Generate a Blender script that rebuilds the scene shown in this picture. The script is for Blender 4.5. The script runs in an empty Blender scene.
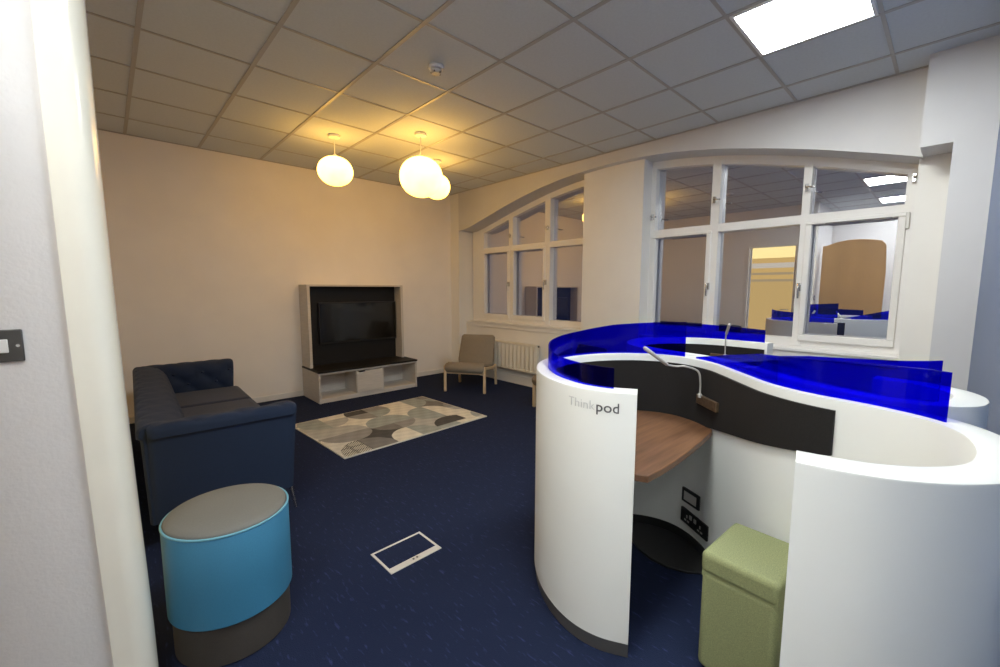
import bpy, bmesh, math, random
from mathutils import Vector, Matrix
random.seed(7)
SC = bpy.context.scene
COL = SC.collection
PI = math.pi
CEIL = 2.918
CAMZ = 1.40

# ------------------------------------------------------------------ materials
def new_mat(name):
    m = bpy.data.materials.new(name); m.use_nodes = True
    return m, m.node_tree, m.node_tree.nodes['Principled BSDF']

def mat(name, col, rough=0.5, metal=0.0, spec=0.5, var=0.0, scale=40.0, bump=0.0, bscale=300.0, sheen=0.0, stretch=None, coat=0.0):
    m, nt, b = new_mat(name)
    b.inputs['Base Color'].default_value = (*col, 1)
    b.inputs['Roughness'].default_value = rough
    b.inputs['Metallic'].default_value = metal
    b.inputs['Specular IOR Level'].default_value = spec
    if sheen: b.inputs['Sheen Weight'].default_value = sheen
    if coat: b.inputs['Coat Weight'].default_value = coat; b.inputs['Coat Roughness'].default_value = 0.08
    tc = nt.nodes.new('ShaderNodeTexCoord')
    mp = nt.nodes.new('ShaderNodeMapping')
    nt.links.new(tc.outputs['Object'], mp.inputs['Vector'])
    if stretch: mp.inputs['Scale'].default_value = stretch
    if var:
        n = nt.nodes.new('ShaderNodeTexNoise'); n.inputs['Scale'].default_value = scale; n.inputs['Detail'].default_value = 4
        nt.links.new(mp.outputs['Vector'], n.inputs['Vector'])
        r = nt.nodes.new('ShaderNodeValToRGB')
        r.color_ramp.elements[0].position = 0.3; r.color_ramp.elements[1].position = 0.7
        r.color_ramp.elements[0].color = (*[max(0, c*(1-var)) for c in col], 1)
        r.color_ramp.elements[1].color = (*[min(1, c*(1+var)) for c in col], 1)
        nt.links.new(n.outputs['Fac'], r.inputs['Fac'])
        nt.links.new(r.outputs['Color'], b.inputs['Base Color'])
    if bump:
        n2 = nt.nodes.new('ShaderNodeTexNoise'); n2.inputs['Scale'].default_value = bscale; n2.inputs['Detail'].default_value = 3
        nt.links.new(mp.outputs['Vector'], n2.inputs['Vector'])
        bp = nt.nodes.new('ShaderNodeBump'); bp.inputs['Strength'].default_value = bump; bp.inputs['Distance'].default_value = 0.004
        nt.links.new(n2.outputs['Fac'], bp.inputs['Height'])
        nt.links.new(bp.outputs['Normal'], b.inputs['Normal'])
    return m

def emis(name, col, strength):
    m = bpy.data.materials.new(name); m.use_nodes = True; nt = m.node_tree
    nt.nodes.remove(nt.nodes['Principled BSDF'])
    e = nt.nodes.new('ShaderNodeEmission'); e.inputs['Color'].default_value = (*col, 1); e.inputs['Strength'].default_value = strength
    nt.links.new(e.outputs[0], nt.nodes['Material Output'].inputs['Surface'])
    return m

M = {}
M['wall'] = mat('wall paint', (.83, .82, .79), .65, var=.02, scale=3, bump=.05, bscale=120)
M['wallback'] = mat('wall paint with warm light', (.92, .88, .83), .65, var=.02, scale=3, bump=.05, bscale=120)  # wall paint brightened and warmed to stand in for light on the television wall
M['wallshade'] = mat('wall paint with shade', (.65, .645, .65), .6, var=.015, scale=5, bump=.08, bscale=120)  # same paint as the piers, darkened to shade the column and beam
M['nearwall'] = mat('textured white paint', (.70, .695, .705), .6, var=.015, scale=20, bump=.25, bscale=90)
M['ceiling'] = mat('ceiling tile', (.62, .655, .68), .9, var=.03, scale=60, bump=.15, bscale=200)
M['grid'] = mat('ceiling grid metal', (.42, .405, .39), .4, var=.02)
M['trimcream'] = mat('cream gloss paint', (.88, .855, .755), .22, var=.02, scale=6, coat=.4)
M['skirt'] = mat('skirting gloss', (.80, .79, .76), .3)
M['bluewall'] = mat('blue grey painted wall', (.115, .175, .33), .35, var=.04, scale=2)
M['frame'] = mat('white window gloss', (.82, .81, .79), .28, var=.01)
M['chrome'] = mat('chrome', (.62, .62, .62), .22, metal=1)
M['steel'] = mat('brushed steel', (.17, .165, .16), .42, metal=.6, var=.1, scale=30, stretch=(1, 1, 30))
M['podwhite'] = mat('white laminate', (.81, .82, .79), .32, var=.01, scale=4)
M['felt'] = mat('charcoal felt board', (.011, .0095, .009), .85, var=.25, scale=200, bump=.2)
M['wood'] = None
M['black'] = mat('black plastic', (.012, .012, .013), .35)
M['blackmatt'] = mat('black laminate', (.012, .011, .011), .5, spec=.3)
M['sofa'] = mat('navy woven fabric', (.006, .0185, .054), .85, var=.2, scale=300, bump=.25, bscale=600, sheen=.06)
M['cushion'] = mat('navy fabric with warm light', (.018, .025, .055), .85, var=.2, scale=300, bump=.25, bscale=600, sheen=.12)  # same fabric as the sofa, warm light from above put into the colour
M['tvash'] = mat('pale ash laminate', (.62, .58, .53), .5, var=.07, scale=8, stretch=(1, 1, 12))
M['screen'] = mat('television glass', (.004, .004, .005), .08, spec=.5)
M['taupe'] = mat('taupe woven fabric', (.25, .215, .17), .9, var=.15, scale=150, bump=.3, bscale=500)
M['birch'] = mat('birch veneer', (.66, .50, .32), .4, var=.1, scale=10, stretch=(4, 4, 1))
M['cream'] = mat('cream radiator enamel', (.74, .69, .58), .35)
M['teal'] = mat('teal upholstery', (.042, .205, .36), .62, var=.05, scale=250, bump=.1)
M['tealpipe'] = mat('pale teal piping', (.16, .42, .55), .5)
M['greyvinyl'] = mat('grey upholstery', (.165, .165, .155), .7, var=.06, scale=200, bump=.12)
M['greybase'] = mat('dark grey upholstery', (.060, .052, .045), .75, var=.08, scale=200)
M['green'] = mat('green woven fabric', (.285, .31, .15), .85, var=.22, scale=260, bump=.35, bscale=500, stretch=(1, 1, 2.2))
M['plastic'] = mat('white plastic', (.80, .80, .80), .35)
M['greyplate'] = mat('grey metal plate', (.10, .098, .095), .35, metal=.5)
M['greyink'] = mat('grey lettering', (.10, .10, .105), .5)
M['paleink'] = mat('pale grey lettering', (.60, .60, .60), .5)
M['bronze'] = mat('bronze plate', (.21, .14, .085), .35, metal=.6, var=.2, scale=60)
M['silver'] = mat('silver grey', (.55, .54, .52), .35, metal=.3)
M['boxgrey'] = mat('light grey plastic', (.60, .58, .55), .4)
M['tan'] = mat('tan wood panel', (.62, .36, .13), .4, var=.1, scale=3, stretch=(1, 1, .2))
M['panel'] = emis('light panel diffuser', (.97, 1.0, .965), 27)
M['globe'] = None
M['darkplinth'] = mat('dark plinth', (.02, .02, .021), .5)

# wood desk top
m, nt, b = new_mat('walnut laminate')
tc = nt.nodes.new('ShaderNodeTexCoord'); mp = nt.nodes.new('ShaderNodeMapping'); mp.inputs['Scale'].default_value = (2.2, 26, 4); mp.inputs['Rotation'].default_value = (0, 0, .5)
n = nt.nodes.new('ShaderNodeTexNoise'); n.inputs['Scale'].default_value = 1.6; n.inputs['Detail'].default_value = 6
r = nt.nodes.new('ShaderNodeValToRGB'); r.color_ramp.elements[0].position = .3; r.color_ramp.elements[1].position = .72
r.color_ramp.elements[0].color = (.115, .052, .024, 1); r.color_ramp.elements[1].color = (.225, .112, .056, 1)
nt.links.new(tc.outputs['Object'], mp.inputs['Vector']); nt.links.new(mp.outputs['Vector'], n.inputs['Vector'])
nt.links.new(n.outputs['Fac'], r.inputs['Fac']); nt.links.new(r.outputs['Color'], b.inputs['Base Color']); b.inputs['Roughness'].default_value = .4
M['wood'] = m

# carpet
m, nt, b = new_mat('navy carpet')
tc = nt.nodes.new('ShaderNodeTexCoord'); mp = nt.nodes.new('ShaderNodeMapping'); mp.inputs['Scale'].default_value = (70, 16, 1); mp.inputs['Rotation'].default_value = (0, 0, .5)
n = nt.nodes.new('ShaderNodeTexNoise'); n.inputs['Scale'].default_value = 1.0; n.inputs['Detail'].default_value = 3
r = nt.nodes.new('ShaderNodeValToRGB')
r.color_ramp.elements[0].position = .60; r.color_ramp.elements[0].color = (.0135, .0205, .053, 1)
r.color_ramp.elements[1].position = .74; r.color_ramp.elements[1].color = (.032, .045, .12, 1)
nt.links.new(tc.outputs['Object'], mp.inputs['Vector']); nt.links.new(mp.outputs['Vector'], n.inputs['Vector'])
nt.links.new(n.outputs['Fac'], r.inputs['Fac']); nt.links.new(r.outputs['Color'], b.inputs['Base Color'])
b.inputs['Roughness'].default_value = .95; b.inputs['Specular IOR Level'].default_value = .15
n2 = nt.nodes.new('ShaderNodeTexNoise'); n2.inputs['Scale'].default_value = 250
bp = nt.nodes.new('ShaderNodeBump'); bp.inputs['Strength'].default_value = .5; bp.inputs['Distance'].default_value = .006
nt.links.new(tc.outputs['Object'], n2.inputs['Vector']); nt.links.new(n2.outputs['Fac'], bp.inputs['Height']); nt.links.new(bp.outputs['Normal'], b.inputs['Normal'])
M['carpet'] = m

# tinted blue acrylic (two surfaces per sheet)
def glassy(name, tint, gloss_rough=.03, fac_base=.04, constant=None, gloss_col=(1, 1, 1)):
    m = bpy.data.materials.new(name); m.use_nodes = True; nt = m.node_tree
    nt.nodes.remove(nt.nodes['Principled BSDF'])
    t = nt.nodes.new('ShaderNodeBsdfTransparent'); t.inputs['Color'].default_value = (*tint, 1)
    g = nt.nodes.new('ShaderNodeBsdfGlossy'); g.inputs['Roughness'].default_value = gloss_rough; g.inputs['Color'].default_value = (*gloss_col, 1)
    mx = nt.nodes.new('ShaderNodeMixShader')
    if constant is None:
        lw = nt.nodes.new('ShaderNodeLayerWeight'); lw.inputs['Blend'].default_value = .25
        mu = nt.nodes.new('ShaderNodeMath'); mu.operation = 'MULTIPLY'; mu.inputs[1].default_value = .35
        nt.links.new(lw.outputs['Fresnel'], mu.inputs[0])
        nt.links.new(mu.outputs[0], mx.inputs['Fac'])
    else:
        mx.inputs['Fac'].default_value = constant
    nt.links.new(t.outputs[0], mx.inputs[1]); nt.links.new(g.outputs[0], mx.inputs[2])
    nt.links.new(mx.outputs[0], nt.nodes['Material Output'].inputs['Surface'])
    return m
M['blueglass'] = glassy('blue tinted acrylic', (.05, .035, .90))
M['pane'] = glassy('reflective night glazing', (.60, .62, .72), .004, constant=.54)

# pendant globe: glowing segmented shade, hottest around the bulb
m = bpy.data.materials.new('glowing globe shade'); m.use_nodes = True; nt = m.node_tree
nt.nodes.remove(nt.nodes['Principled BSDF'])
tc = nt.nodes.new('ShaderNodeTexCoord'); sp = nt.nodes.new('ShaderNodeSeparateXYZ'); nt.links.new(tc.outputs['Generated'], sp.inputs[0])
nz = nt.nodes.new('ShaderNodeTexNoise'); nz.inputs['Scale'].default_value = 2.5; nt.links.new(tc.outputs['Generated'], nz.inputs['Vector'])
ad = nt.nodes.new('ShaderNodeMath'); ad.operation = 'MULTIPLY_ADD'; ad.inputs[1].default_value = .45
nt.links.new(nz.outputs['Fac'], ad.inputs[0]); nt.links.new(sp.outputs['Z'], ad.inputs[2])
r = nt.nodes.new('ShaderNodeValToRGB')
r.color_ramp.elements[0].position = .15; r.color_ramp.elements[0].color = (1.0, .49, .055, 1)
r.color_ramp.elements[1].position = .75; r.color_ramp.elements[1].color = (1.0, .54, .105, 1)
nt.links.new(ad.outputs[0], r.inputs['Fac'])
e = nt.nodes.new('ShaderNodeEmission'); e.inputs['Strength'].default_value = 6.8
nt.links.new(r.outputs['Color'], e.inputs['Color'])
nt.links.new(e.outputs[0], nt.nodes['Material Output'].inputs['Surface'])
M['globe'] = m
# amber lit glazing of the door
m = bpy.data.materials.new('lit amber door glazing'); m.use_nodes = True; nt = m.node_tree
nt.nodes.remove(nt.nodes['Principled BSDF'])
tc = nt.nodes.new('ShaderNodeTexCoord'); sp = nt.nodes.new('ShaderNodeSeparateXYZ')
r = nt.nodes.new('ShaderNodeValToRGB'); r.color_ramp.interpolation = 'CONSTANT'
mr = nt.nodes.new('ShaderNodeMath'); mr.operation = 'DIVIDE'; mr.inputs[1].default_value = 2.2
nt.links.new(tc.outputs['Object'], sp.inputs[0]); nt.links.new(sp.outputs['Z'], mr.inputs[0]); nt.links.new(mr.outputs[0], r.inputs['Fac'])
els = [(0.0, (.50, .34, .12)), (.70, (.34, .26, .14)), (.72, (.56, .37, .12)), (.76, (.34, .26, .14)), (.78, (.56, .37, .12)),
       (.82, (.52, .46, .36)), (.86, (.56, .37, .12)), (.905, (1.1, .85, .35))]
r.color_ramp.elements[0].position = 0; r.color_ramp.elements[0].color = (*els[0][1], 1)
r.color_ramp.elements[1].position = els[1][0]; r.color_ramp.elements[1].color = (*els[1][1], 1)
for p, c in els[2:]:
    q = r.color_ramp.elements.new(p); q.color = (*c, 1)
e = nt.nodes.new('ShaderNodeEmission'); e.inputs['Strength'].default_value = 1.1
nt.links.new(r.outputs['Color'], e.inputs['Color']); nt.links.new(e.outputs[0], nt.nodes['Material Output'].inputs['Surface'])
M['amber'] = m
# rug: colours woven per point
m, nt, b = new_mat('patterned rug pile')
at = nt.nodes.new('ShaderNodeAttribute'); at.attribute_name = 'weave'
nt.links.new(at.outputs['Color'], b.inputs['Base Color']); b.inputs['Roughness'].default_value = .95; b.inputs['Specular IOR Level'].default_value = .1
M['rug'] = m

# ------------------------------------------------------------------ mesh builder
class MB:
    def __init__(s): s.bm = bmesh.new()
    def face(s, pts):
        return s.bm.faces.new([s.bm.verts.new(p) for p in pts])
    def box(s, lo, hi, R=None, c=None):
        x0, y0, z0 = lo; x1, y1, z1 = hi
        P = [Vector(p) for p in ((x0,y0,z0),(x1,y0,z0),(x1,y1,z0),(x0,y1,z0),(x0,y0,z1),(x1,y0,z1),(x1,y1,z1),(x0,y1,z1))]
        if R is not None:
            c = Vector(c) if c is not None else Vector((0,0,0)); P = [R @ (p - c) + c for p in P]
        v = [s.bm.verts.new(p) for p in P]
        for f in ((0,3,2,1),(4,5,6,7),(0,1,5,4),(1,2,6,5),(2,3,7,6),(3,0,4,7)): s.bm.faces.new([v[i] for i in f])
        return s
    def rings(s, rings, closed=True, caps=True):
        R = [[s.bm.verts.new(p) for p in r] for r in rings]
        n = len(R[0])
        for a, b in zip(R, R[1:]):
            for i in range(n if closed else n - 1):
                j = (i + 1) % n
                try: s.bm.faces.new((a[i], a[j], b[j], b[i]))
                except ValueError: pass
        if caps:
            s.bm.faces.new(list(reversed(R[0]))); s.bm.faces.new(R[-1])
        return s
    def lathe(s, prof, c=(0,0,0), seg=40, rad=None):
        c = Vector(c); rr = []
        for r, z in prof:
            rr.append([c + Vector((r*(rad(2*PI*k/seg, z) if rad else 1)*math.cos(2*PI*k/seg), r*(rad(2*PI*k/seg, z) if rad else 1)*math.sin(2*PI*k/seg), z)) for k in range(seg)])
        return s.rings(rr)
    def tube(s, path, r, seg=12):
        path = [Vector(p) for p in path]; rr = []; up = None
        rad = r if isinstance(r, (list, tuple)) else [r]*len(path)
        for i, p in enumerate(path):
            t = (path[min(i+1, len(path)-1)] - path[max(i-1, 0)]).normalized()
            if up is None:
                up = Vector((0,0,1)) if abs(t.z) < .9 else Vector((1,0,0))
            a = t.cross(up).normalized(); up = a.cross(t).normalized()
            rr.append([p + rad[i]*(math.cos(2*PI*k/seg)*a + math.sin(2*PI*k/seg)*up) for k in range(seg)])
        return s.rings(rr)
    def prism(s, poly, z0, z1):
        return s.rings([[(x, y, z0) for x, y in poly], [(x, y, z1) for x, y in poly]])
    def prism_x(s, poly, x0, x1):
        return s.rings([[(x0, y, z) for y, z in poly], [(x1, y, z) for y, z in poly]])
    def strip(s, ys, zl, zh, x0, x1):
        """solid between curves zl(y), zh(y), from x0 to x1"""
        rr = [[(x0, y, zl(y)), (x1, y, zl(y)), (x1, y, zh(y)), (x0, y, zh(y))] for y in ys]
        return s.rings(rr)
    def build(s, name, m, parent=None, bevel=0.0, angle=35, local=False, kind=None, subsurf=0, seg=2):
        bm = s.bm
        if parent is not None and not local:
            Mi = ROOTS[parent.name].inverted()
            for v in bm.verts: v.co = Mi @ v.co
        bmesh.ops.recalc_face_normals(bm, faces=bm.faces)
        me = bpy.data.meshes.new(name); bm.to_mesh(me); bm.free()
        for p in me.polygons: p.use_smooth = True
        me.set_sharp_from_angle(angle=math.radians(angle))
        me.materials.append(m)
        o = bpy.data.objects.new(name, me); COL.objects.link(o)
        if parent is not None:
            o.parent = parent; ROOTS[o.name] = ROOTS[parent.name]
        else:
            ROOTS[o.name] = Matrix.Identity(4)
        if bevel:
            b = o.modifiers.new('edge', 'BEVEL'); b.width = bevel; b.segments = seg; b.limit_method = 'ANGLE'; b.angle_limit = math.radians(40)
        if subsurf:
            b = o.modifiers.new('smooth', 'SUBSURF'); b.levels = subsurf; b.render_levels = subsurf
        if kind: o['kind'] = kind
        return o
ROOTS = {}
def thing(name, label, cat, loc=(0,0,0), rotz=0.0, group=None):
    o = bpy.data.objects.new(name, None); COL.objects.link(o)
    o.empty_display_size = .1
    o.location = loc; o.rotation_euler = (0, 0, rotz)
    o['label'] = label; o['category'] = cat
    if group: o['group'] = group
    ROOTS[o.name] = Matrix.Translation(loc) @ Matrix.Rotation(rotz, 4, 'Z')
    return o
def tag(o, label, cat, group=None):
    o['label'] = label; o['category'] = cat
    if group: o['group'] = group
    return o
def struct(name, mb, m, parent=None, **k):
    return mb.build(name, m, parent, kind=None if parent else 'structure', **k)
def copy_thing(root, loc, rotz, label, group=None):
    def rec(o, par):
        c = o.copy(); COL.objects.link(c)
        if par is not None: c.parent = par
        for ch in list(o.children): rec(ch, c)
        return c
    r = rec(root, None); r.location = loc; r.rotation_euler = (0, 0, rotz); r['label'] = label
    if group: r['group'] = group
    return r
def catmull(P, n=8):
    P = [Vector(p) for p in P]; Q = [2*P[0]-P[1]] + P + [2*P[-1]-P[-2]]; out = []
    for i in range(1, len(Q)-2):
        a, b, c, d = Q[i-1:i+3]
        for k in range(n):
            t = k/n
            out.append(.5*((2*b)+(c-a)*t+(2*a-5*b+4*c-d)*t*t+(3*b-a-3*c+d)*t**3))
    out.append(P[-1]); return out
def lerp_table(T):
    def f(y):
        if y <= T[0][0]: return T[0][1]
        for (a, za), (b, zb) in zip(T, T[1:]):
            if y <= b:
                return za + (zb-za)*(y-a)/(b-a)
        return T[-1][1]
    return f
def frange(a, b, n): return [a + (b-a)*i/n for i in range(n+1)]

# ------------------------------------------------------------------ setting: shell
XW = 4.22          # face of the arched beam
XP = 4.32          # piers
XU = 4.36          # wall below the sills
YT = 5.72          # television wall
ARCH = [(.20,2.314),(.44,2.39),(.74,2.484),(1.0,2.555),(1.23,2.612),(1.5,2.672),(1.74,2.717),(2.05,2.76),(2.36,2.786),(2.6,2.793),(2.8,2.792),(3.1,2.78),(3.39,2.755),(3.7,2.715),(3.94,2.672),(4.25,2.605),(4.5,2.545),(4.69,2.495),(4.95,2.427),(5.17,2.368),(5.3,2.338),(5.4,2.328),(5.5,2.325),(5.8,2.325)]
arch0 = lerp_table(ARCH)
_k = [(-.15,.1),(-.075,.2),(0,.4),(.075,.2),(.15,.1)]
def arch(y): return sum(w*arch0(y+d) for d, w in _k) if .3 < y < 5.35 else arch0(y)

f = MB(); f.box((-3.1, -3.3, -.1), (4.75, 5.85, 0)); struct('floor', f, M['carpet'])
c = MB(); c.box((-3.1, -3.3, CEIL), (4.75, 5.85, CEIL+.08)); struct('ceiling', c, M['ceiling'])
GX = [.6*i + .844585 for i in range(-7, 7)]
GY = [.6*j + 2.184335 for j in range(-8, 6)]
g = MB()
for x in GX:
    if x < 4.2: g.box((x-.013, -3.2, CEIL-.005), (x+.013, YT, CEIL))
for y in GY: g.box((-3, y-.010, CEIL-.004), (XW, y+.010, CEIL))
g.box((-.15, YT-.022, CEIL-.006), (XW, YT, CEIL)); g.box((XW-.022, .2, CEIL-.006), (XW, YT, CEIL))
struct('trim_1', g, M['grid'])['label'] = 'grey metal ceiling tile grid'

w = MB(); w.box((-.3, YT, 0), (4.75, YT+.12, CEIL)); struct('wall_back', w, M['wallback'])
w = MB(); w.box((-.27, 1.85, 0), (-.15, 1.93, CEIL)); w.box((-.27, 2.82, 0), (-.15, YT, CEIL)); w.box((-.27, 1.93, 2.25), (-.15, 2.82, CEIL)); struct('wall_left', w, M['wall'])
w = MB(); w.box((-3, 1.70, 0), (-.055, 1.85, CEIL)); struct('wall_near', w, M['nearwall'])
# rounded gloss trim closing the end of the near wall
prof = [(-.074, 1.688), (-.03, 1.688)]
for k in range(1, 12):
    a = -PI/2 + PI*k/12
    prof.append((-.03 + .062*math.cos(a), 1.775 + .087*math.sin(a)))
prof += [(-.03, 1.862), (-.085, 1.862)]
t = MB()
rr = []
for k in range(25):
    z = CEIL*k/24
    bow = -.010*math.sin(PI*min(1, max(0, (z-.3)/2.3))) + .010 - .010*z
    rr.append([(x + bow, y, z) for x, y in prof])
t.rings(rr)
struct('trim_2', t, M['trimcream'])['label'] = 'rounded cream gloss trim on the wall end'

# window wall
w = MB()
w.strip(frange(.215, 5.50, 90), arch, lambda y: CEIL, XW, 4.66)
struct('trim_4', w, M['wallshade'], angle=30)['label'] = 'white arched beam over the windows'
w = MB(); w.box((XW, 5.50, 0), (4.66, YT, CEIL)); struct('trim_5', w, M['wall'])['label'] = 'corner pilaster beside the left window'
w = MB(); w.box((XP, 2.36, .86), (4.66, 3.14, 2.80)); w.box((XP, 2.36, 0), (XU, 3.14, .86)); struct('trim_6', w, M['wall'])['label'] = 'wall pier between the two windows'
w = MB(); w.box((XP, .05, .86), (4.66, .235, 2.42)); w.box((XP, .05, 0), (XU, .235, .86)); struct('trim_7', w, M['wall'])['label'] = 'wall pier right of the right window'
w = MB(); w.box((XU, .05, 0), (4.66, 5.5, .86)); struct('wall_right', w, M['wall'])
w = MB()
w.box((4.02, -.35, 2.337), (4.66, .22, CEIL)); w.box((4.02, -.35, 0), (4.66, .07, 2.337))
struct('trim_3', w, M['wallshade'])['label'] = 'white painted corner column'
w = MB(); 
w.rings([[(4.02, -.115, z), (.40, -.375, z), (.40, -.48, z), (4.02, -.22, z)] for z in (0, CEIL)]); struct('wall_side', w, M['bluewall'])  # unseen near end carried on to block the lobby panel's light from the pod
w = MB(); w.box((.30, -3.1, 0), (.40, -.40, CEIL)); struct('wall_lobby', w, M['nearwall'])
w = MB(); w.box((-1.5, -3.2, 0), (.40, -3.1, CEIL)); struct('wall_front', w, M['nearwall'])
w = MB(); w.box((-1.5, -3.1, 0), (-1.4, 1.7, CEIL)); struct('wall_end', w, M['nearwall'])
# skirting
b = MB(); b.box((-.15, YT-.016, 0), (4.22, YT, .07)); struct('baseboard_back', b, M['skirt'], bevel=.004)
b = MB(); b.box((XU-.016, 3.14, 0), (XU, 5.5, .13)); b.box((XU-.016, .07, 0), (XU, 2.36, .11)); struct('baseboard_right', b, M['skirt'], bevel=.004)
b = MB(); b.box((-.15, 2.82, 0), (-.134, YT, .07)); struct('baseboard_left', b, M['skirt'], bevel=.004)

# windows -----------------------------------------------------------
def stay(mb, y, z, s=1):
    mb.box((4.465, y-.012, z-.03), (4.50, y+.012, z+.03))
    mb.tube([(4.47, y, z), (4.44, y, z+.005), (4.43, y-.03*s, z-.005), (4.425, y-.07*s, z-.012)], .008, 8)
def handle(mb, y, z):
    mb.box((4.455, y-.014, z-.035), (4.485, y+.014, z+.035))
    mb.tube([(4.46, y, z+.02), (4.43, y, z+.02), (4.425, y, z-.01), (4.43, y-.004, z-.10)], [.010, .010, .009, .007], 8)
def window(name, Y0, Y1, ledL, ledR, mull, sashes, handles, stays):
    ptop = lambda y: arch(y) - .078
    F = MB()
    F.strip(frange(Y0, Y1, 40), ptop, lambda y: arch(y)+.004, 4.50, 4.60)
    F.strip(frange(Y0+.0005, Y0+ledR, 4), lambda y: .881, lambda y: ptop(y)+.03, 4.497, 4.601)
    F.strip(frange(Y1-ledL, Y1-.0005, 4), lambda y: .881, lambda y: ptop(y)+.03, 4.497, 4.601)
    F.box((4.502, Y0+.001, .883), (4.599, Y1-.001, .965))
    F.box((4.494, Y0+.002, 1.968), (4.598, Y1-.002, 2.045))
    for a, b_ in mull: F.strip([a, b_], lambda y: .90, lambda y: arch(y)-.03, 4.491, 4.597)
    root = struct(name, F, M['frame'], angle=30)
    Y1s = Y1-.14 if Y1 > 4 else Y1; S = MB(); S.box((4.335, Y0, .862), (4.52, Y1s, .89)); S.box((4.348, Y0, .80), (4.362, Y1s, .862)); S.build('window_sill', M['frame'], root, bevel=.005)
    edges = [Y0+ledR] + [v for ab in sorted(mull) for v in ab] + [Y1-ledL]
    for i in range(0, len(edges), 2):
        a, b_ = edges[i], edges[i+1]
        lo = .965
        if i//2 in sashes:
            q = MB(); wd = .046; o = .02
            q.box((4.478, a-o, lo-.02), (4.545, b_+o, lo+wd-.01)); q.box((4.478, a-o, 1.97-wd+.03), (4.545, b_+o, 1.985))
            q.box((4.478, a-o, lo+wd-.01), (4.545, a+wd-.02, 1.97-wd+.03)); q.box((4.478, b_-wd+.02, lo+wd-.01), (4.545, b_+o, 1.97-wd+.03))
            s_ = q.build('sash', M['frame'], root, bevel=.006)
            v = MB(); v.box((4.474, a+.06, 1.950), (4.480, b_-.12, 1.956)); v.build('vent_slot', M['greyplate'], s_)
        p = MB(); p.box((4.572, a-.01, lo-.01), (4.576, b_+.01, 1.975)); p.build('pane', M['pane'], root)
        p = MB(); p.strip(frange(a-.01, b_+.01, 12), lambda y: 2.04, lambda y: ptop(y)+.01, 4.572, 4.576); p.build('pane', M['pane'], root)
    for y, z in handles:
        h = MB(); handle(h, y, z); h.build('handle', M['chrome'], root, bevel=.002)
    for y, z, s in stays:
        h = MB(); stay(h, y, z, s); h.build('stay', M['chrome'], root, bevel=.002)
    return root
window('window_1', 3.14, 5.48, .28, .13, [(4.535, 4.62), (3.81, 3.905)], (1, 2), [(4.60, 1.47), (3.87, 1.49)], [(4.59, 2.19, 1), (3.85, 2.23, 1)])
window('window_2', .235, 2.36, .052, .065, [(1.635, 1.715), (.895, .955)], (0, 2), [(1.70, 1.43), (.925, 1.42)], [(2.33, 2.19, 1), (1.68, 2.28, 1), (.925, 2.27, 1), (.26, 2.23, 1)])
h = MB(); h.box((4.475, .262, 1.86), (4.50, .285, 1.98)); h.build('hinge', M['silver'], bpy.data.objects['window_2'], bevel=.003)

# glazed door in the left wall, out of direct sight but mirrored in the panes
F = MB(); F.box((-.28, 1.93, 0), (-.13, 1.99, 2.25)); F.box((-.28, 2.77, 0), (-.13, 2.82, 2.25)); F.box((-.28, 1.99, 2.20), (-.13, 2.77, 2.25))
d = struct('door_1', F, M['frame'], bevel=.004)
F = MB(); F.box((-.235, 1.99, 0.01), (-.195, 2.03, 2.195)); F.box((-.235, 2.74, .01), (-.195, 2.77, 2.195)); F.box((-.235, 2.03, .01), (-.195, 2.74, .12)); F.build('door_frame', M['frame'], d, bevel=.003)
F = MB(); F.box((-.225, 2.03, .12), (-.205, 2.74, 2.195)); F.build('pane', M['amber'], d)
F = MB(); F.tube([(-.195, 2.08, 1.02), (-.15, 2.08, 1.02), (-.14, 2.10, 1.02), (-.14, 2.2, 1.02)], .009, 8); F.build('handle', M['chrome'], d)

# ------------------------------------------------------------------ ceiling lights
lx = 2.64; ly = .384
def make_light(label):
    t = thing('ceiling_light', label, 'light', (lx+.3, ly+.3, CEIL), 0, 'square light panels in the tiled ceiling')
    fr = MB(); a, b_ = .287, .268
    for (p, q) in (((-a, -a), (a, -b_)), ((-a, b_), (a, a)), ((-a, -b_), (-b_, b_)), ((b_, -b_), (a, b_))):
        fr.box((p[0], p[1], -.014), (q[0], q[1], -.001))
    fr.build('light_frame', M['plastic'], t, local=True, bevel=.002)
    df = MB(); df.box((-b_, -b_, -.011), (b_, b_, -.001)); df.build('diffuser', M['panel'], t, local=True)
    return t
L1 = make_light('bright square ceiling panel above the curved white pods')
copy_thing(L1, (lx+.3-1.8, ly+.3, CEIL), 0, 'square ceiling panel mirrored as the upper bright bar in the right window')
copy_thing(L1, (lx+.3-3.6, ly+.3, CEIL), 0, 'square ceiling panel mirrored as the lower bright bar in the right window')

copy_thing(L1, (lx+.3-3.6, ly+.3-1.8, CEIL), 0, 'added unseen ceiling panel over the lobby behind us, for frontal light')  # added for frontal light on the near wall and pod
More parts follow.
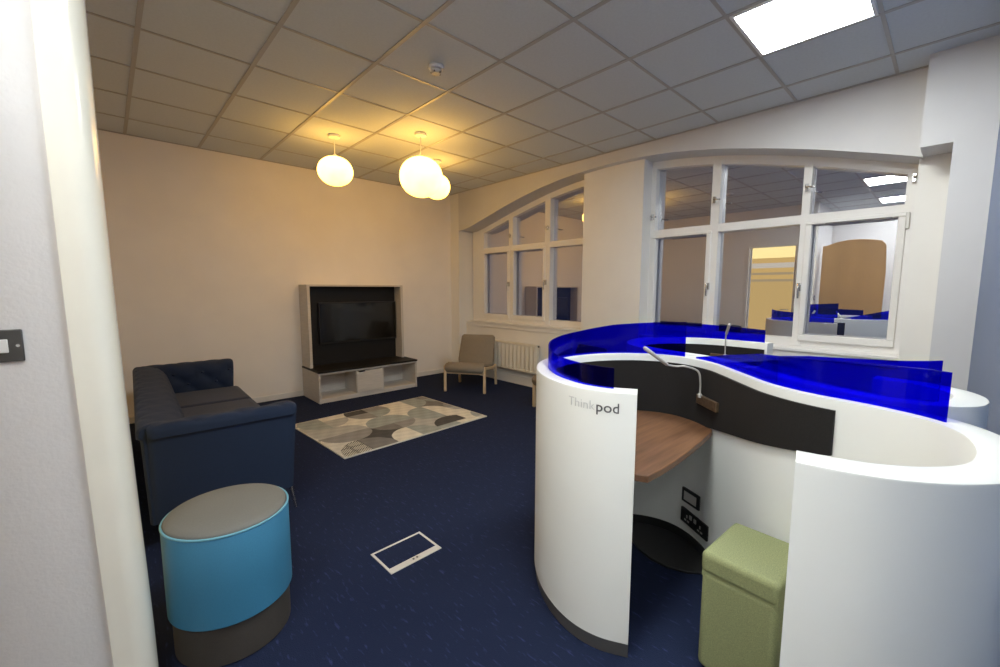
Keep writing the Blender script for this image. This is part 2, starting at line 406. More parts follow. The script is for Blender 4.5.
# pendants -----------------------------------------------------------
def pendant(x, y, zc, rx, rz, label, tilt=0):
    t = thing('pendant_lamp', label, 'lamp', (x, y, CEIL), 0, 'three globe pendants over the seating area')
    r = MB(); r.lathe([(.001, -.002), (.055, -.002), (.06, -.012), (.056, -.026), (.012, -.034), (.001, -.034)], seg=28); r.build('ceiling_rose', M['plastic'], t, local=True)
    k = MB(); k.tube([(0, 0, -.03), (0, 0, zc + rz - CEIL - .0)], .0045, 8); k.build('cord', M['plastic'], t, local=True)
    s = MB(); pr = []
    for i in range(1, 24):
        a = PI*i/24
        pr.append((rx*math.sin(a)**.92, zc - CEIL + rz*math.cos(a)))
    s.lathe(pr, seg=84, rad=lambda th, z: 1 + .012*abs(math.sin(6*th)) )
    s.build('shade', M['globe'], t, local=True, angle=60)
    k = MB(); k.lathe([(.001, zc+rz-CEIL+.022), (.016, zc+rz-CEIL+.022), (.022, zc+rz-CEIL+.004), (.03, zc+rz-CEIL-.006), (.001, zc+rz-CEIL-.006)], seg=20); k.build('shade_cap', M['plastic'], t, local=True)
    return t
pendant(1.769, 4.321, 2.570, .168, .141, 'leftmost glowing globe pendant, hanging apart from the other two')
pendant(2.370, 3.690, 2.500, .210, .192, 'largest glowing globe pendant, nearest to us in the pair')
pendant(2.985, 4.308, 2.612, .155, .145, 'small glowing globe pendant half hidden behind the largest globe')

# smoke detector
t = thing('smoke_detector', 'small round smoke detector on a ceiling tile', 'detector', (1.764, 2.538, CEIL))
k = MB(); k.lathe([(.001, -.001), (.052, -.001), (.055, -.012), (.048, -.022), (.001, -.022)], seg=28); k.build('base', M['plastic'], t, local=True)
k = MB(); k.lathe([(.036, -.022), (.04, -.030), (.036, -.044), (.026, -.052), (.001, -.052)], seg=28); k.build('sensor_head', M['boxgrey'], t, local=True)
for a in range(5):
    k = MB(); k.box((-.005 + .031*math.cos(a*1.256), -.005 + .031*math.sin(a*1.256), -.049), (.005 + .031*math.cos(a*1.256), .005 + .031*math.sin(a*1.256), -.034))
    k.build('vent', M['black'], t, local=True)

# light switch on near wall
t = thing('light_switch', 'grey metal light switch with white rocker on the near wall', 'switch', (-.2135, 1.70, 1.247))
k = MB(); k.box((-.041, -.007, -.043), (.041, 0, .043)); k.build('plate', M['greyplate'], t, local=True, bevel=.003)
k = MB(); k.box((-.014, -.012, -.018), (.014, -.006, .018)); k.build('rocker', M['plastic'], t, local=True, bevel=.002)
for s in (-1, 1):
    k = MB(); k.tube([(s*.031, -.0085, 0), (s*.031, -.0065, 0)], .004, 12); k.build('screw', M['chrome'], t, local=True)

# ------------------------------------------------------------------ sofa
rot = -math.radians(1.7)
t = thing('tufted_sofa', 'dark navy button-tufted sofa with low arms', 'sofa', (.070, 2.765, 0), rot)
SL, SD, SH = 2.24, .735, .69
def tufted(length, thick, H, along, inside_from=.30, flip=False, z0=.15, lean=0.0):
    """profile in (d, z): d=0 outer face, d=thick inner face; swept along `length`"""
    prof = [(.014, z0), (.010, .30), (.006, .45), (.003, .595), (.002, .612), (-.014, .624)]
    for k in range(9):
        a = PI + PI*.5*k/8
        prof.append((.024 + .038*math.cos(a), H - .042 + .042*math.sin(PI-a) if False else H - .042 - .042*math.sin(a)))
    prof += [(.05, H+.002), (.08, H-.002), (thick*.72, H-.015), (thick*.86, H-.045), (thick*.93, H-.09)]
    for k in range(1, 13):
        prof.append((thick*.93 + (thick*.20)*k/12, H-.09 - (H-.09-inside_from)*k/12))
    prof += [(thick*1.13, z0)]
    # cumulative length from the roll on
    acc = [0]
    for a, b_ in zip(prof, prof[1:]): acc.append(acc[-1] + math.hypot(b_[0]-a[0], b_[1]-a[1]))
    i0 = 9
    n = max(24, int(length/.012)); rings = []
    for iu in range(n+1):
        u = length*iu/n; ring = []
        for i, (d, z) in enumerate(prof):
            h = 0
            if i0 <= i < len(prof)-1:
                v = acc[i]-acc[i0]
                p = .21
                a = u/p + v/(p*.95); b_ = u/p - v/(p*.95)
                h = (.012 if i < 19 else .034)*(abs(math.sin(PI*a))*abs(math.sin(PI*b_)))**.45 - (.006 if i < 19 else .018)
                ed = min(1, min(u, length-u)/.04); h *= ed
                h *= min(1, (i-i0)/2)
            j = min(max(i, 1), len(prof)-2)
            tx, tz = prof[j+1][0]-prof[j-1][0], prof[j+1][1]-prof[j-1][1]
            l = math.hypot(tx, tz) or 1
            nx, nz = -tz/l, tx/l      # outward normal
            rr_ = min(u, length-u); pull = 0
            if rr_ < .025: pull = -.012*(1-rr_/.025)**2
            ring.append((u, d + nx*(h+pull), z + nz*(h+pull)))
        rings.append(ring)
    return rings
# back: along local +Y, outer face towards -X
k = MB(); k.rings([[(d, u + .02, z) for (u, d, z) in r] for r in tufted(SL-.04, .225, SH, 'y')]); k.build('backrest', M['sofa'], t, local=True, angle=50)
# near arm: outer face towards -Y, along X
def arm_pt(u, d, z): return (.03 + u*(1 + .055*(z-.15)/.54), d, z)
k = MB(); k.rings([[arm_pt(u, d, z) for (u, d, z) in r] for r in tufted(SD-.05, .15, SH, 'x')]); k.build('arm', M['sofa'], t, local=True, angle=50)
k = MB(); k.rings([[(lambda p: (p[0], SL-p[1], p[2]))(arm_pt(u, d, z)) for (u, d, z) in r] for r in tufted(SD-.05, .15, SH, 'x')]); k.build('arm', M['sofa'], t, local=True, angle=50)
def arm_button(u, z):
    q = MB(); d = .15*.93 + .15*.20*(SH-.09-z)/(SH-.39) - .006
    p_ = arm_pt(u, d, z); q.lathe([(.001, -.009), (.011, -.007), (.014, 0), (.011, .007), (.001, .009)], (p_[0], SL-p_[1], p_[2]), 12); q.build('button', M['sofa'], t, local=True)
for zz, offs in ((.60, 0), (.50, .5), (.40, 0)):
    for n_ in range(1, 4): arm_button(.21*(n_ - offs) + .02, zz)
k = MB(); k.box((.10, .10, .15), (SD-.02, SL-.10, .29)); k.build('seat_base', M['sofa'], t, local=True, bevel=.02, seg=3)
for i in range(3):
    y0 = .165 + i*(SL-.33)/3; y1 = y0 + (SL-.33)/3 - .008
    k = MB(); nx, ny = 10, 14; x0, x1 = .22, SD+.045
    top = []
    k.box((x0, y0, .28), (x1, y1, .44))
    k.build('seat_cushion', M['cushion'], t, local=True, bevel=.045, seg=6)
for (x, y, sx, sy) in ((SD-.03, .06, .02, -.03), (SD-.03, SL-.06, .02, .03), (.10, .06, -.03, -.03), (.10, SL-.06, -.03, .03)):
    k = MB(); k.tube([(x, y, .155), (x+sx, y+sy, .0)], [.014, .009], 12); k.build('leg', M['chrome'], t, local=True)

# ------------------------------------------------------------------ blue round stool
t = thing('round_stool', 'round stool, grey seat on a teal drum with darker base', 'stool', (.298, 1.925, 0))
k = MB(); k.lathe([(.001, .0), (.196, .0), (.203, .006), (.204, .16), (.204, .185), (.001, .185)], seg=64); k.build('base', M['greybase'], t, local=True)
k = MB(); k.lathe([(.19, .160), (.210, .160), (.216, .166), (.2165, .30), (.2165, .505), (.213, .511), (.19, .513), (.001, .513)], seg=64); k.build('drum', M['teal'], t, local=True)
k = MB(); pts = [(.2145*math.cos(2*PI*i/64), .2145*math.sin(2*PI*i/64), .512) for i in range(65)]
k.tube(pts, .0042, 8); k.build('piping', M['tealpipe'], t, local=True)
k = MB(); k.lathe([(.209, .510), (.2105, .517), (.205, .524), (.18, .530), (.12, .534), (.05, .536), (.001, .536)], seg=64); k.build('seat', M['greyvinyl'], t, local=True, angle=70)

# ------------------------------------------------------------------ floor box
t = thing('floor_box', 'rectangular floor outlet box with pale frame in the carpet', 'floor box', (1.076, 1.882, 0), .02)
k = MB(); W2, D2 = .152, .107
for p in (((-W2, -D2), (W2, -D2+.040)), ((-W2, D2-.013), (W2, D2)), ((-W2, -D2+.040), (-W2+.013, D2-.013)), ((W2-.013, -D2+.040), (W2, D2-.013))):
    k.box((*p[0], 0), (*p[1], .005))
k.build('surround', M['boxgrey'], t, local=True, bevel=.0015)
k = MB(); k.box((-W2+.013, -D2+.040, 0), (W2-.013, D2-.013, .0035)); k.build('carpet_lid', M['carpet'], t, local=True)
k = MB(); k.box((-.03, -D2+.012, .005), (.03, -D2+.030, .0065)); k.build('lift_handle', M['silver'], t, local=True, bevel=.001)
k = MB(); k.box((-.016, -D2+.016, .0064), (-.006, -D2+.027, .008)); k.box((.006, -D2+.016, .0064), (.016, -D2+.027, .008)); k.build('finger_slot', M['greyplate'], t, local=True)

# ------------------------------------------------------------------ rug
RW, RD = 1.625, 1.205
pal = {'c': (.70, .66, .56), 'w': (.62, .59, .52), 'g': (.28, .27, .255), 'd': (.085, .082, .078), 'm': (.20, .192, .182), 's': (.33, .355, .33), 'l': (.43, .42, .385)}
quad = {}
rs = random.Random(11)
def rugcol(x, y):
    if abs(x) > RW/2-.012 or abs(y) > RD/2-.012: return pal['w']
    S = .50; ox, oy = -.54, -.54
    gx, gy = (x-ox)/S, (y-oy)/S
    ci, cj = math.floor(gx), math.floor(gy)
    li, lj = round(gx), round(gy)
    dx, dy = (gx-li)*S, (gy-lj)*S
    rr_ = math.hypot(dx, dy)
    if rr_ < S/2:
        if (li, lj) == (2, 0): key = 'd' if dx < .14 and dy > .04 else ('s' if dx < 0 else 'c')
        elif (li, lj) == (1, 2): key = ('d' if dx < 0 else 'g') if dy > -.02 else ('g' if dx < 0 else 's')
        elif (li, lj) == (0, 2): key = 'c' if dx > 0 and dy > 0 else ('s' if dx < 0 else 'l')
        elif (li, lj) == (1, 1): key = 's' if dy > -.05 else ('g' if dx > 0 else 'm')
        elif (li, lj) == (0, 1): key = 'g' if dx > 0 and dy < 0 else ('l' if dy > 0 else 'g')
        elif (li, lj) == (1, 0): key = 'c' if dx < .02 else 's'
        elif (li, lj) == (0, 0): key = 'h' if dx < 0 else 'm'
        elif (li, lj) == (2, 1): key = 's' if dx < .05 else 'c'
        elif (li, lj) == (2, 2): key = 's' if dx > 0 else 'c'
        elif (li, lj) == (3, 1): key = 'g' if dy > 0 else 'l'
        else:
            q = (li, lj, dx > 0, dy > 0)
            if q not in quad: quad[q] = rs.choice('cgslwsg')
            key = quad[q]
        if key == 'h':
            v = math.sin(x*230)*math.sin(y*230)
            return pal['d'] if v > -.1 else pal['c']
    else:
        q = ('a', ci, cj)
        if (ci, cj) == (0, 0): key = 'd'
        else:
            if q not in quad: quad[q] = rs.choice('cwlcmc')
            key = quad[q]
    p = pal[key]; n_ = 1 + .10*math.sin(x*31+y*17)*math.sin(y*43-x*11) + rs.uniform(-.06, .06)
    return tuple(c_*n_ for c_ in p)
nx, ny = 250, 188
bm = bmesh.new(); grid = [[bm.verts.new((-RW/2+RW*i/nx, -RD/2+RD*j/ny, .011)) for j in range(ny+1)] for i in range(nx+1)]
for i in range(nx):
    for j in range(ny): bm.faces.new((grid[i][j], grid[i+1][j], grid[i+1][j+1], grid[i][j+1]))
low = [[bm.verts.new((v.co.x, v.co.y, 0.0005)) for v in side] for side in ([grid[i][0] for i in range(nx+1)], [grid[nx][j] for j in range(ny+1)], [grid[i][ny] for i in range(nx, -1, -1)], [grid[0][j] for j in range(ny, -1, -1)])]
tops = ([grid[i][0] for i in range(nx+1)], [grid[nx][j] for j in range(ny+1)], [grid[i][ny] for i in range(nx, -1, -1)], [grid[0][j] for j in range(ny, -1, -1)])
for T_, B_ in zip(tops, low):
    for i in range(len(T_)-1): bm.faces.new((T_[i], B_[i], B_[i+1], T_[i+1]))
me = bpy.data.meshes.new('rug'); bm.to_mesh(me); bm.free()
ca = me.color_attributes.new('weave', 'FLOAT_COLOR', 'POINT')
for v, d_ in zip(me.vertices, ca.data):
    d_.color = (*rugcol(v.co.x, v.co.y), 1)
me.materials.append(M['rug'])
rug = bpy.data.objects.new('rug', me); COL.objects.link(rug); rug.location = (2.122, 3.945, 0); rug.rotation_euler = (0, 0, math.radians(2.7))
tag(rug, 'patterned rug of grey and cream circles on the navy carpet', 'rug')

# ------------------------------------------------------------------ media unit and television
X0, X1 = 1.80, 3.165
YF, YH = 5.13, 5.42       # base front, hutch front
t = thing('media_unit', 'pale ash media unit with dark back panel and open shelves', 'tv unit', ((X0+X1)/2, 5.42, 0))
k = MB(); k.box((X0, YF, 0), (X0+.022, 5.715, .375)); k.build('side_panel', M['tvash'], t, bevel=.002)
k = MB(); k.box((X1-.022, YF, 0), (X1, 5.715, .375)); k.build('side_panel', M['tvash'], t, bevel=.002)
k = MB(); k.box((X0+.022, YF+.012, 0), (X1-.022, 5.70, .055)); k.build('bottom_shelf', M['tvash'], t, bevel=.002)
k = MB(); k.box((X0+.022, 5.50, .055), (X1-.022, 5.52, .355)); k.build('back_board', M['tvash'], t)
k = MB(); k.box((X0+.022, YF+.002, .352), (X1-.022, 5.70, .375)); k.build('top_rail', M['tvash'], t, bevel=.002)
k = MB(); k.box((X0-.006, YF-.012, .375), (X1+.006, 5.70, .398)); k.build('worktop', M['blackmatt'], t, bevel=.003)
xa, xb = X0+.485, X0+.845
for x in (xa, xb):
    k = MB(); k.box((x-.010, YF+.02, .055), (x+.010, 5.50, .352)); k.build('divider', M['tvash'], t, bevel=.001)
k = MB(); k.box((xa-.006, YF-.002, .058), (xb+.006, YF+.016, .338)); dr = k.build('door', M['tvash'], t, bevel=.002)
k = MB(); k.box((xa+.02, YF-.018, .333), (xa+.10, YF+.004, .341)); k.build('handle', M['black'], dr, bevel=.001)
YB = 5.60
k = MB(); k.box((X0+.005, YH, .398), (X0+.04, 5.715, 1.447)); k.build('hutch_side', M['tvash'], t, bevel=.002)
k = MB(); k.box((X1-.065, YH, .398), (X1-.03, 5.715, 1.447)); k.build('hutch_side', M['tvash'], t, bevel=.002)
k = MB(); k.box((X0+.04, YH, 1.425), (X1-.065, 5.715, 1.447)); k.build('hutch_top', M['tvash'], t, bevel=.002)
k = MB(); k.box((X0+.04, YB, .398), (X1-.065, YB+.02, 1.425)); k.build('back_panel', M['blackmatt'], t)
t = thing('television', 'flat black television mounted in the pale media unit', 'television', (2.52, 5.58, .70))
tx0, tx1, tz0, tz1 = 1.985, 3.085, .675, 1.215
k = MB(); k.box((tx0, 5.545, tz0), (tx1, 5.595, tz1)); k.build('casing', M['black'], t, bevel=.004)
k = MB(); k.box((tx0+.012, 5.5435, tz0+.022), (tx1-.012, 5.546, tz1-.012)); k.build('screen', M['screen'], t)
k = MB(); k.box((tx1-.09, 5.5425, tz0+.006), (tx1-.06, 5.5455, tz0+.012)); k.build('power_light', M['greyplate'], t)

# ------------------------------------------------------------------ easy chairs
th = math.radians(-57.3)
fx, fy = -.84, -.54
loc = (3.458 + .28*.84, 4.402 + .28*.54, 0)
t = thing('easy_chair', 'low taupe easy chair with pale wooden legs in the corner', 'chair', loc, th, 'low taupe easy chairs')
for s in (-1, 1):
    k = MB(); k.box((s*.28-.017, -.297, 0), (s*.28+.017, -.262, .355)); k.build('leg', M['birch'], t, local=True, bevel=.006)
    k = MB(); k.rings([[(s*.28+a*.016, .27+b_*.018+.045*(1-z/.30), z) for a, b_ in ((-1,-1),(1,-1),(1,1),(-1,1))] for z in (0, .15, .305)]); k.build('leg', M['birch'], t, local=True, bevel=.005)
    k = MB(); k.rings([[(s*.28+a*.014, y, z+b_*.018) for a, b_ in ((-1,-1),(1,-1),(1,1),(-1,1))] for y, z in ((-.285, .345), (-.1, .315), (.12, .285), (.285, .292))]); k.build('side_rail', M['birch'], t, local=True, bevel=.004)
k = MB(); k.box((-.27, -.288, .252), (.27, -.270, .288)); k.build('front_rail', M['birch'], t, local=True, bevel=.004)
k = MB(); k.box((-.27, .20, .235), (.27, .218, .27)); k.build('rear_rail', M['birch'], t, local=True, bevel=.004)
def slab(path, hw, th_, taper=0):
    rings = []
    n = len(path)
    for i, (y, z) in enumerate(path):
        a = path[max(i-1, 0)]; b_ = path[min(i+1, n-1)]
        ty, tz = b_[0]-a[0], b_[1]-a[1]; l = math.hypot(ty, tz); ny_, nz_ = -tz/l, ty/l
        w_ = hw - taper*i/(n-1)
        e = .02
        if i in (0, n-1): w_ -= .02
        tt = th_/2
        ring = []
        for (u, v) in ((-w_, -tt*.5), (-w_+e*.5, -tt), (w_-e*.5, -tt), (w_, -tt*.5), (w_, tt*.5), (w_-e*.5, tt), (-w_+e*.5, tt), (-w_, tt*.5)):
            ring.append((u, y+ny_*v, z+nz_*v))
        rings.append(ring)
    return rings
k = MB(); k.rings(slab([(-.288, .285), (-.305, .315), (-.305, .345), (-.285, .368), (-.2, .372), (-.05, .345), (.1, .318), (.22, .30), (.25, .31)], .275, .045)); k.build('seat', M['taupe'], t, local=True, angle=60)
k = MB(); k.rings(slab([(.20, .30), (.225, .36), (.26, .46), (.30, .56), (.335, .64), (.355, .695), (.365, .715)], .268, .04, .018)); k.build('backrest', M['taupe'], t, local=True, angle=60)
th2 = math.radians(-104)
fr2 = (math.sin(th2), -math.cos(th2)); ri2 = (math.cos(th2), math.sin(th2))
P2 = (3.64, 3.30)
copy_thing(t, (P2[0]+.28*ri2[0]-.28*fr2[0], P2[1]+.28*ri2[1]-.28*fr2[1], 0), th2, 'taupe easy chair mostly hidden behind the near pod screen', 'low taupe easy chairs')

# ------------------------------------------------------------------ radiator
t = thing('radiator', 'cream column radiator on the wall under the left window', 'radiator', (4.28, 4.32, .2))
ry0, ry1, rz0, rz1 = 3.82, 4.86, .22, .63
k = MB(); nr = 13; dy = (ry1-ry0)/nr
for i in range(nr):
    y = ry0 + dy*(i+.5)
    k.rings([[(x, yy, z) for x, yy in ((4.255, y-dy*.18), (4.24, y), (4.255, y+dy*.18), (4.268, y+dy*.46), (4.305, y+dy*.46), (4.305, y-dy*.46), (4.268, y-dy*.46))] for z in (rz0+.02, rz1-.02)])
k.build('fins', M['cream'], t, bevel=.004)
k = MB(); k.box((4.252, ry0+.004, rz1-.035), (4.308, ry1-.004, rz1)); k.build('top_header', M['cream'], t, bevel=.008)
k = MB(); k.box((4.252, ry0+.004, rz0), (4.308, ry1-.004, rz0+.035)); k.build('bottom_header', M['cream'], t, bevel=.008)
for yb in (ry0+.1, ry1-.14):
    k = MB(); k.box((4.30, yb, rz0+.04), (XU-.001, yb+.04, rz1-.05)); k.build('wall_bracket', M['cream'], t)
k = MB(); k.lathe([(.001, -.02), (.016, -.02), (.018, 0), (.018, .03), (.012, .045), (.001, .045)], (4.28, ry0-.035, rz0+.02), 16); k.tube([(4.28, ry0+.01, rz0+.02), (4.28, ry0-.035, rz0+.02), (4.28, ry0-.037, rz0-.02), (4.28, ry0-.037, 0)], .009, 10); k.build('valve', M['plastic'], t)
k = MB(); k.lathe([(.001, -.012), (.012, -.012), (.014, .0), (.012, .012), (.001, .012)], (4.28, ry0-.012, rz1-.02), 14); k.build('bleed_valve', M['greyplate'], t)

# ------------------------------------------------------------------ pods
H = 1.03; TH = .085
IN = [(1.424,.772),(1.375,.87),(1.37,.98),(1.42,1.12),(1.52,1.25),(1.66,1.35),(1.82,1.385),(1.98,1.36),(2.12,1.29),(2.22,1.19),(2.275,1.07),(2.275,.95),(2.215,.82),(2.115,.71),(2.0,.60),(1.89,.49),(1.825,.39),(1.79,.30),(1.77,.20),(1.74,.11),(1.69,.02),(1.62,-.035),(1.53,-.06),(1.42,-.065),(1.32,-.045),(1.24,.01),(1.185,.08),(1.162,.142),(1.147,.218)]
class Path:
    def __init__(s, pts, side=1):
        s.p = catmull([Vector(q) for q in pts], 8); n = len(s.p); s.n = []; s.side = side
        for i in range(n):
            d = (s.p[min(i+1, n-1)] - s.p[max(i-1, 0)]).normalized()
            s.n.append(Vector((-d.y, d.x))*side)
        s.acc = [0]
        for a, b_ in zip(s.p, s.p[1:]): s.acc.append(s.acc[-1] + (b_-a).length)
    def near(s, x, y): return min(range(len(s.p)), key=lambda i: (s.p[i]-Vector((x, y))).length)
    def pt(s, i, off): return s.p[i] + s.n[i]*off
    def at(s, L):
        for i in range(len(s.acc)-1):
            if L <= s.acc[i+1]:
                f_ = (L-s.acc[i])/(s.acc[i+1]-s.acc[i]); return s.p[i].lerp(s.p[i+1], f_), s.n[i].lerp(s.n[i+1], f_).normalized()
        return s.p[-1], s.n[-1]
    def sweep(s, mb, prof, i0=0, i1=None):
        i1 = len(s.p)-1 if i1 is None else i1
        rings = []
        for i in range(i0, i1+1):
            pr_ = prof(i) if callable(prof) else prof
            rings.append([(*s.pt(i, o), z) for o, z in pr_])
        mb.rings(rings); return mb
def wall_prof(z0=.06): return [(0, z0), (0, H-.007), (.002, H-.002), (.007, H), (TH-.007, H), (TH-.002, H-.002), (TH, H-.007), (TH, z0)]
def screen(path, parent, i0, i1, zt0, zt1, label=None):
    k = MB()
    n = i1-i0
    def pf(i):
        f_ = (path.acc[i]-path.acc[i0])/(path.acc[i1]-path.acc[i0]); zt = zt0(f_) if callable(zt0) else zt0 + (zt1-zt0)*f_
        return [(.024, H), (.024, zt), (.030, zt), (.030, H)]
    path.sweep(k, pf, i0, i1); return k.build('tinted_screen', M['blueglass'], parent, angle=30)

P = Path(IN, 1)
t = thing('work_pod', 'near S-curved white work pod with blue screens, wood desk and lettering, opening towards us', 'pod', (1.75, .6, 0), 0)
pod = t
k = MB(); P.sweep(k, wall_prof()); k.build('curved_wall', M['podwhite'], t, angle=40)
k = MB(); P.sweep(k, [(.008, 0), (.008, .06), (TH-.008, .06), (TH-.008, 0)]); k.build('kick_plate', M['steel'], t, angle=40)
screen(P, t, P.near(1.39, .84), P.near(2.28, .985), lerp_table([(0, 1.108), (.2, 1.116), (.42, 1.14), (.6, 1.165), (.75, 1.195), (1, 1.222)]), 0)
screen(P, t, P.near(2.262, .925), P.near(1.675, .008), lerp_table([(0, 1.038), (.2, 1.085), (.45, 1.135), (.7, 1.155), (1, 1.172)]), 0)
ia, ib, ic = P.near(1.37, .97), P.near(2.275, 1.08), P.near(1.775, .235)
for a, b_ in ((ia, ib), (ib, ic)):
    i7 = P.near(2.19, .785)
    def zb(i):
        return .70 if i < i7 else .70 + .135*(P.acc[i]-P.acc[i7])/(P.acc[ic]-P.acc[i7])
    k = MB(); P.sweep(k, lambda i: [(-.012, zb(i)), (-.012, .992), (0.002, .992), (.002, zb(i))], a, b_); k.build('privacy_board', M['felt'], t, angle=40)
# desk top
ja, jb = P.near(1.39, .83), P.near(2.165, .762)
poly = [tuple(P.pt(i, -.001)) for i in range(ja, jb+1)] + [(2.14, .758), (1.96, .738), (1.80, .727), (1.65, .72), (1.53, .72), (1.44, .725)]
k = MB(); k.prism(poly, .672, .700); k.build('desk_top', M['wood'], t, angle=40, bevel=.003)
arc = [(2.06, .72), (2.00, .78), (1.965, .87), (1.965, .96), (2.00, 1.05), (2.07, 1.14), (2.15, 1.2)]
ka, kb = P.near(2.17, 1.24), P.near(2.10, .695)
poly = arc + [tuple(P.pt(i, -.001)) for i in range(ka, kb+1)]
k = MB(); k.prism(poly, 0, .014); k.build('floor_plate', M['darkplinth'], t, angle=40, bevel=.003)
k = MB(); P.sweep(k, [(-.006, .0), (-.006, .06), (.004, .06), (.004, .0)], P.near(1.37, .97), P.near(1.775, .25)); k.build('inner_skirting', M['darkplinth'], t, angle=40)
k = MB(); k.box((1.62, 1.08, 0), (1.70, 1.16, .672)); k.box((1.52, .98, 0), (1.80, 1.26, .015)); k.build('desk_leg', M['darkplinth'], t, bevel=.004)
# socket plates on the inner wall
def plate(i0, i1, z0, z1, name, m_, parent, th_=.010, off=0.0, bev=.002):
    a = P.pt(i0, 0); b_ = P.pt(i1, 0)
    d = (b_-a).normalized(); nn = P.n[(i0+i1)//2]
    q = MB(); rings = []
    for o in (-off+.004, -off-th_):
        rings.append([(*(a+nn*o), z0), (*(b_+nn*o), z0), (*(b_+nn*o), z1), (*(a+nn*o), z1)])
    q.rings(rings); return q.build(name, m_, parent, bevel=bev)
sw = plate(89, 96, .232, .31, 'data_plate', M['black'], t)
plate(90, 95, .246, .296, 'blank_insert', M['boxgrey'], sw, .004, .009, .001)
so = plate(89, 101, .118, .196, 'power_socket', M['black'], t)
for i0 in (91, 97):
    q = MB()
    d = P.n[95]; tn = Vector((d.y, -d.x)); a = P.p[89].lerp(P.p[101], (i0+1.2-89)/12)
    for (u, z, w_, h_) in ((.0, .165, .004, .008), (-.012, .142, .0075, .004), (.012, .142, .0075, .004)):
        c_ = a + tn*u - d*.0115
        q.rings([[(*(c_+tn*(sx*w_)-d*o), z+sz*h_) for sx, sz in ((-1,-1),(1,-1),(1,1),(-1,1))] for o in (0, .002)])
    q.build('pin_holes', M['boxgrey'], so)
q = MB()
for i0 in (94, 96):
    d = P.n[95]; tn = Vector((d.y, -d.x)); a = P.p[89].lerp(P.p[101], (i0-89)/12); c_ = a - d*.0115
    q.rings([[(*(c_+tn*(sx*.009)-d*o), .175+sz*.011) for sx, sz in ((-1,-1),(1,-1),(1,1),(-1,1))] for o in (0, .004)])
q.build('rocker', M['silver'], so)
# lettering wrapped round the outside of the left end
def lettering(txt, L0, size, m_, bold, z):
    cu = bpy.data.curves.new('lettering', 'FONT'); cu.body = txt; cu.size = size; cu.extrude = .0012; cu.offset = bold; cu.resolution_u = 3
    o = bpy.data.objects.new('tmp', cu); COL.objects.link(o)
    dg = bpy.context.evaluated_depsgraph_get(); dg.update()
    me_ = bpy.data.meshes.new_from_object(o.evaluated_get(dg))
    COL.objects.unlink(o); bpy.data.objects.remove(o)
    mx = max(v.co.x for v in me_.vertices)
    bm_ = bmesh.new(); bm_.from_mesh(me_)
    bmesh.ops.triangulate(bm_, faces=bm_.faces)
    for v in bm_.verts:
        p, n_ = P.at(max(0, L0 - v.co.x*.76))
        q = p + n_*(TH + .0005 + v.co.z)
        v.co = Vector((q.x, q.y, z + v.co.y))
    mb = MB(); mb.bm.free(); mb.bm = bm_
    return mb.build('name_lettering', m_, pod, angle=30), mx
l1, w1 = lettering('Think', .212, .050, M['paleink'], -.0006, .955)
l1['label'] = 'pale grey first half of the lettering'
l2, w2 = lettering('pod', .212 - w1*.76 - .003, .053, M['greyink'], .0004, .953)
l2['label'] = 'dark grey second half of the lettering'

# far pod ------------------------------------------------------------
FIN = [(3.285,.835),(3.305,.96),(3.305,1.12),(3.265,1.28),(3.165,1.42),(3.0,1.51),(2.82,1.51),(2.65,1.43),(2.55,1.30),(2.50,1.16),(2.475,1.03),(2.445,.90),(2.375,.745),(2.27,.60),(2.165,.46),(2.075,.33),(2.01,.20),(1.985,.12),(1.998,.045),(2.05,-.012),(2.13,-.03),(2.21,-.018),(2.27,.025),(2.31,.09),(2.325,.20)]
Q = Path(FIN, -1)
t = thing('work_pod', 'far white work pod with blue screens, facing the windows behind the lettered pod', 'pod', (2.5, .6, 0), 0)
podf = t
k = MB(); Q.sweep(k, wall_prof()); k.build('curved_wall', M['podwhite'], t, angle=40)
k = MB(); Q.sweep(k, [(.008, 0), (.008, .06), (TH-.008, .06), (TH-.008, 0)]); k.build('kick_plate', M['steel'], t, angle=40)
screen(Q, t, Q.near(3.29, .87), Q.near(3.03, 1.50), 1.118, 1.15)
screen(Q, t, Q.near(2.41, .82), Q.near(2.00, .01), lerp_table([(0, 1.038), (.3, 1.085), (.6, 1.13), (1, 1.168)]), 0)
k = MB(); Q.sweep(k, [(-.012, .70), (-.012, .985), (0.002, .985), (.002, .70)], Q.near(3.29, .85), Q.near(2.44, .88)); k.build('privacy_board', M['felt'], t, angle=40)
ja, jb = Q.near(3.305, .96), Q.near(2.455, .94)
poly = [tuple(Q.pt(i, -.001)) for i in range(ja, jb+1)]
k = MB(); k.prism(poly, .672, .700); k.build('desk_top', M['wood'], t, angle=40, bevel=.003)
k = MB(); k.box((2.80, 1.14, 0), (2.88, 1.22, .672)); k.box((2.70, 1.04, 0), (2.98, 1.32, .015)); k.build('desk_leg', M['darkplinth'], t, bevel=.004)

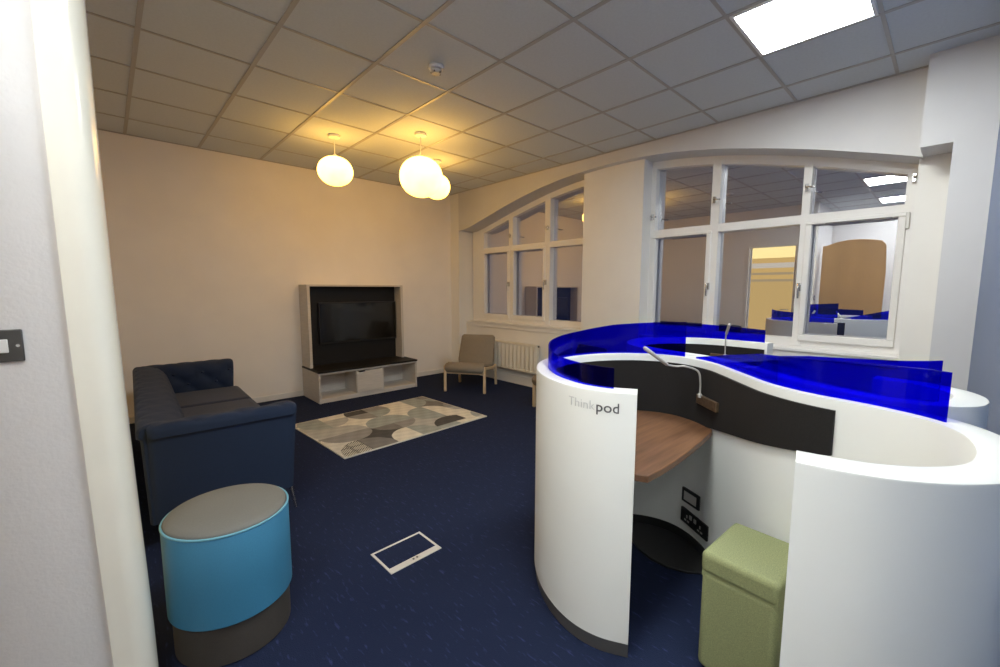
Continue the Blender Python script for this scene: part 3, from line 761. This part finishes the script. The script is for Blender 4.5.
# reading lamps -------------------------------------------------------
def lamp(P_, i0, i1, zc, path, label):
    a = P_.pt((i0+i1)//2, -.012)
    t = thing('reading_lamp', label, 'lamp', (a.x, a.y, zc), 0, 'reading lamps in the pods')
    pa, pb = P_.pt(i0, -.011), P_.pt(i1, -.011); nn = P_.n[(i0+i1)//2]
    q = MB(); q.rings([[(*(pa-nn*o), zc-.024), (*(pb-nn*o), zc-.024), (*(pb-nn*o), zc+.024), (*(pa-nn*o), zc+.024)] for o in (0, .018)]); q.build('base_plate', M['bronze'], t, bevel=.003)
    pts = catmull(path[:-1], 6)
    q = MB(); q.lathe([(.001, -.008), (.010, -.008), (.011, .006), (.006, .014), (.001, .014)], path[0], 14); q.build('collar', M['silver'], t)
    q = MB(); q.tube(pts, .0048, 10); q.build('gooseneck', M['silver'], t)
    q = MB(); a_, b_ = Vector(path[-2]), Vector(path[-1]); q.tube([a_ + (b_-a_)*f_ for f_ in (0, .04, .5, .94, 1)], [.005, .0085, .0095, .0105, .006], 12); q.build('lamp_head', M['silver'], t)
    return t
i_s = P.near(2.222, .83)
b0 = P.pt(96, -.036)
lamp(P, 94, 104, .834, [(b0.x, b0.y, .856), (b0.x-.001, b0.y+.001, .93), (b0.x-.012, b0.y+.012, .985), (b0.x-.055, b0.y+.06, 1.008), (2.115, .935, 1.005), (2.08, .965, 1.012), (1.975, 1.045, 1.105)], 'slim silver reading lamp bent over the wooden desk of the lettered pod')
i2 = Q.near(3.305, 1.10)
c0 = Q.pt(i2, -.036)
lamp(Q, i2-5, i2+5, .90, [(c0.x, c0.y, .915), (c0.x, c0.y, .97), (c0.x-.004, c0.y, 1.03), (c0.x-.01, c0.y-.004, 1.075), (c0.x-.06, c0.y-.04, 1.155)], 'slim silver reading lamp standing in the far pod near the windows')

# green ottoman -------------------------------------------------------
t = thing('ottoman', 'boxy green fabric ottoman inside the lettered pod', 'stool', (1.635, .41, 0), -math.radians(2.5))
k = MB(); k.box((-.149, -.121, .028), (.149, .121, .40)); k.build('body', M['green'], t, local=True, bevel=.022, seg=4)
k = MB(); k.box((-.152, -.122, .392), (.152, .124, .472)); k.build('seat', M['green'], t, local=True, bevel=.020, seg=5)
k = MB(); k.box((-.146, -.118, .380), (.146, .118, .412)); k.build('seam', M['green'], t, local=True)
k = MB(); k.box((-.13, -.10, 0), (.13, .10, .03)); k.build('base', M['black'], t, local=True, bevel=.004)

# curved wood panel standing in the entrance area (mirrored in the right window)
t = MB(); pl = [(.80, 0), (1.66, 0), (1.66, 2.17)]
for i in range(1, 15):
    f_ = i/14; y = 1.66-.80*f_; pl.append((y, 2.262 - .20*(y-1.22)**2/.44**2 * (.55 if y > 1.22 else .35)))
for i in range(1, 7):
    a = PI/2*i/6; pl.append((.86 - .055*math.sin(a), 2.19 - .10*(1-math.cos(a))))
pl.append((.785, 1.7)); pl.append((.79, 1.0))
t.prism_x(pl, -.44, -.40)
o = t.build('wood_screen', M['tan'], None, bevel=.004); tag(o, 'tan curved-top wood panel, mirrored in the right window', 'screen')

# ------------------------------------------------------------------ world, camera, colour
wd = bpy.data.worlds.new('world'); SC.world = wd; wd.use_nodes = True
bg = wd.node_tree.nodes['Background']; bg.inputs['Color'].default_value = (.10, .13, .28, 1); bg.inputs['Strength'].default_value = .35

f_px, yaw, pitch, roll = 419.97, .751067, -.1062467, .00178664
F = Vector((math.sin(yaw)*math.cos(pitch), math.cos(yaw)*math.cos(pitch), math.sin(pitch)))
R = Vector((math.cos(yaw), -math.sin(yaw), 0)); U = R.cross(F)
cr_, sr_ = math.cos(roll), math.sin(roll)
R, U = cr_*R + sr_*U, -sr_*R + cr_*U
cam = bpy.data.cameras.new('camera'); co = bpy.data.objects.new('camera', cam); COL.objects.link(co)
cam.sensor_fit = 'HORIZONTAL'; cam.sensor_width = 36; cam.lens = f_px*36/1000; cam.clip_start = .02
Mx = Matrix((R, U, -F)).transposed().to_4x4(); Mx.translation = Vector((0, 0, CAMZ)); co.matrix_world = Mx
SC.camera = co
vs = SC.view_settings
vs.view_transform = 'Standard'; vs.look = 'None'; vs.gamma = 1; vs.use_curve_mapping = False; vs.exposure = 0.54
cy = SC.cycles
cy.use_denoising = True
cy.max_bounces = 10; cy.diffuse_bounces = 5; cy.glossy_bounces = 5; cy.transparent_max_bounces = 24
cy.sample_clamp_indirect = 6
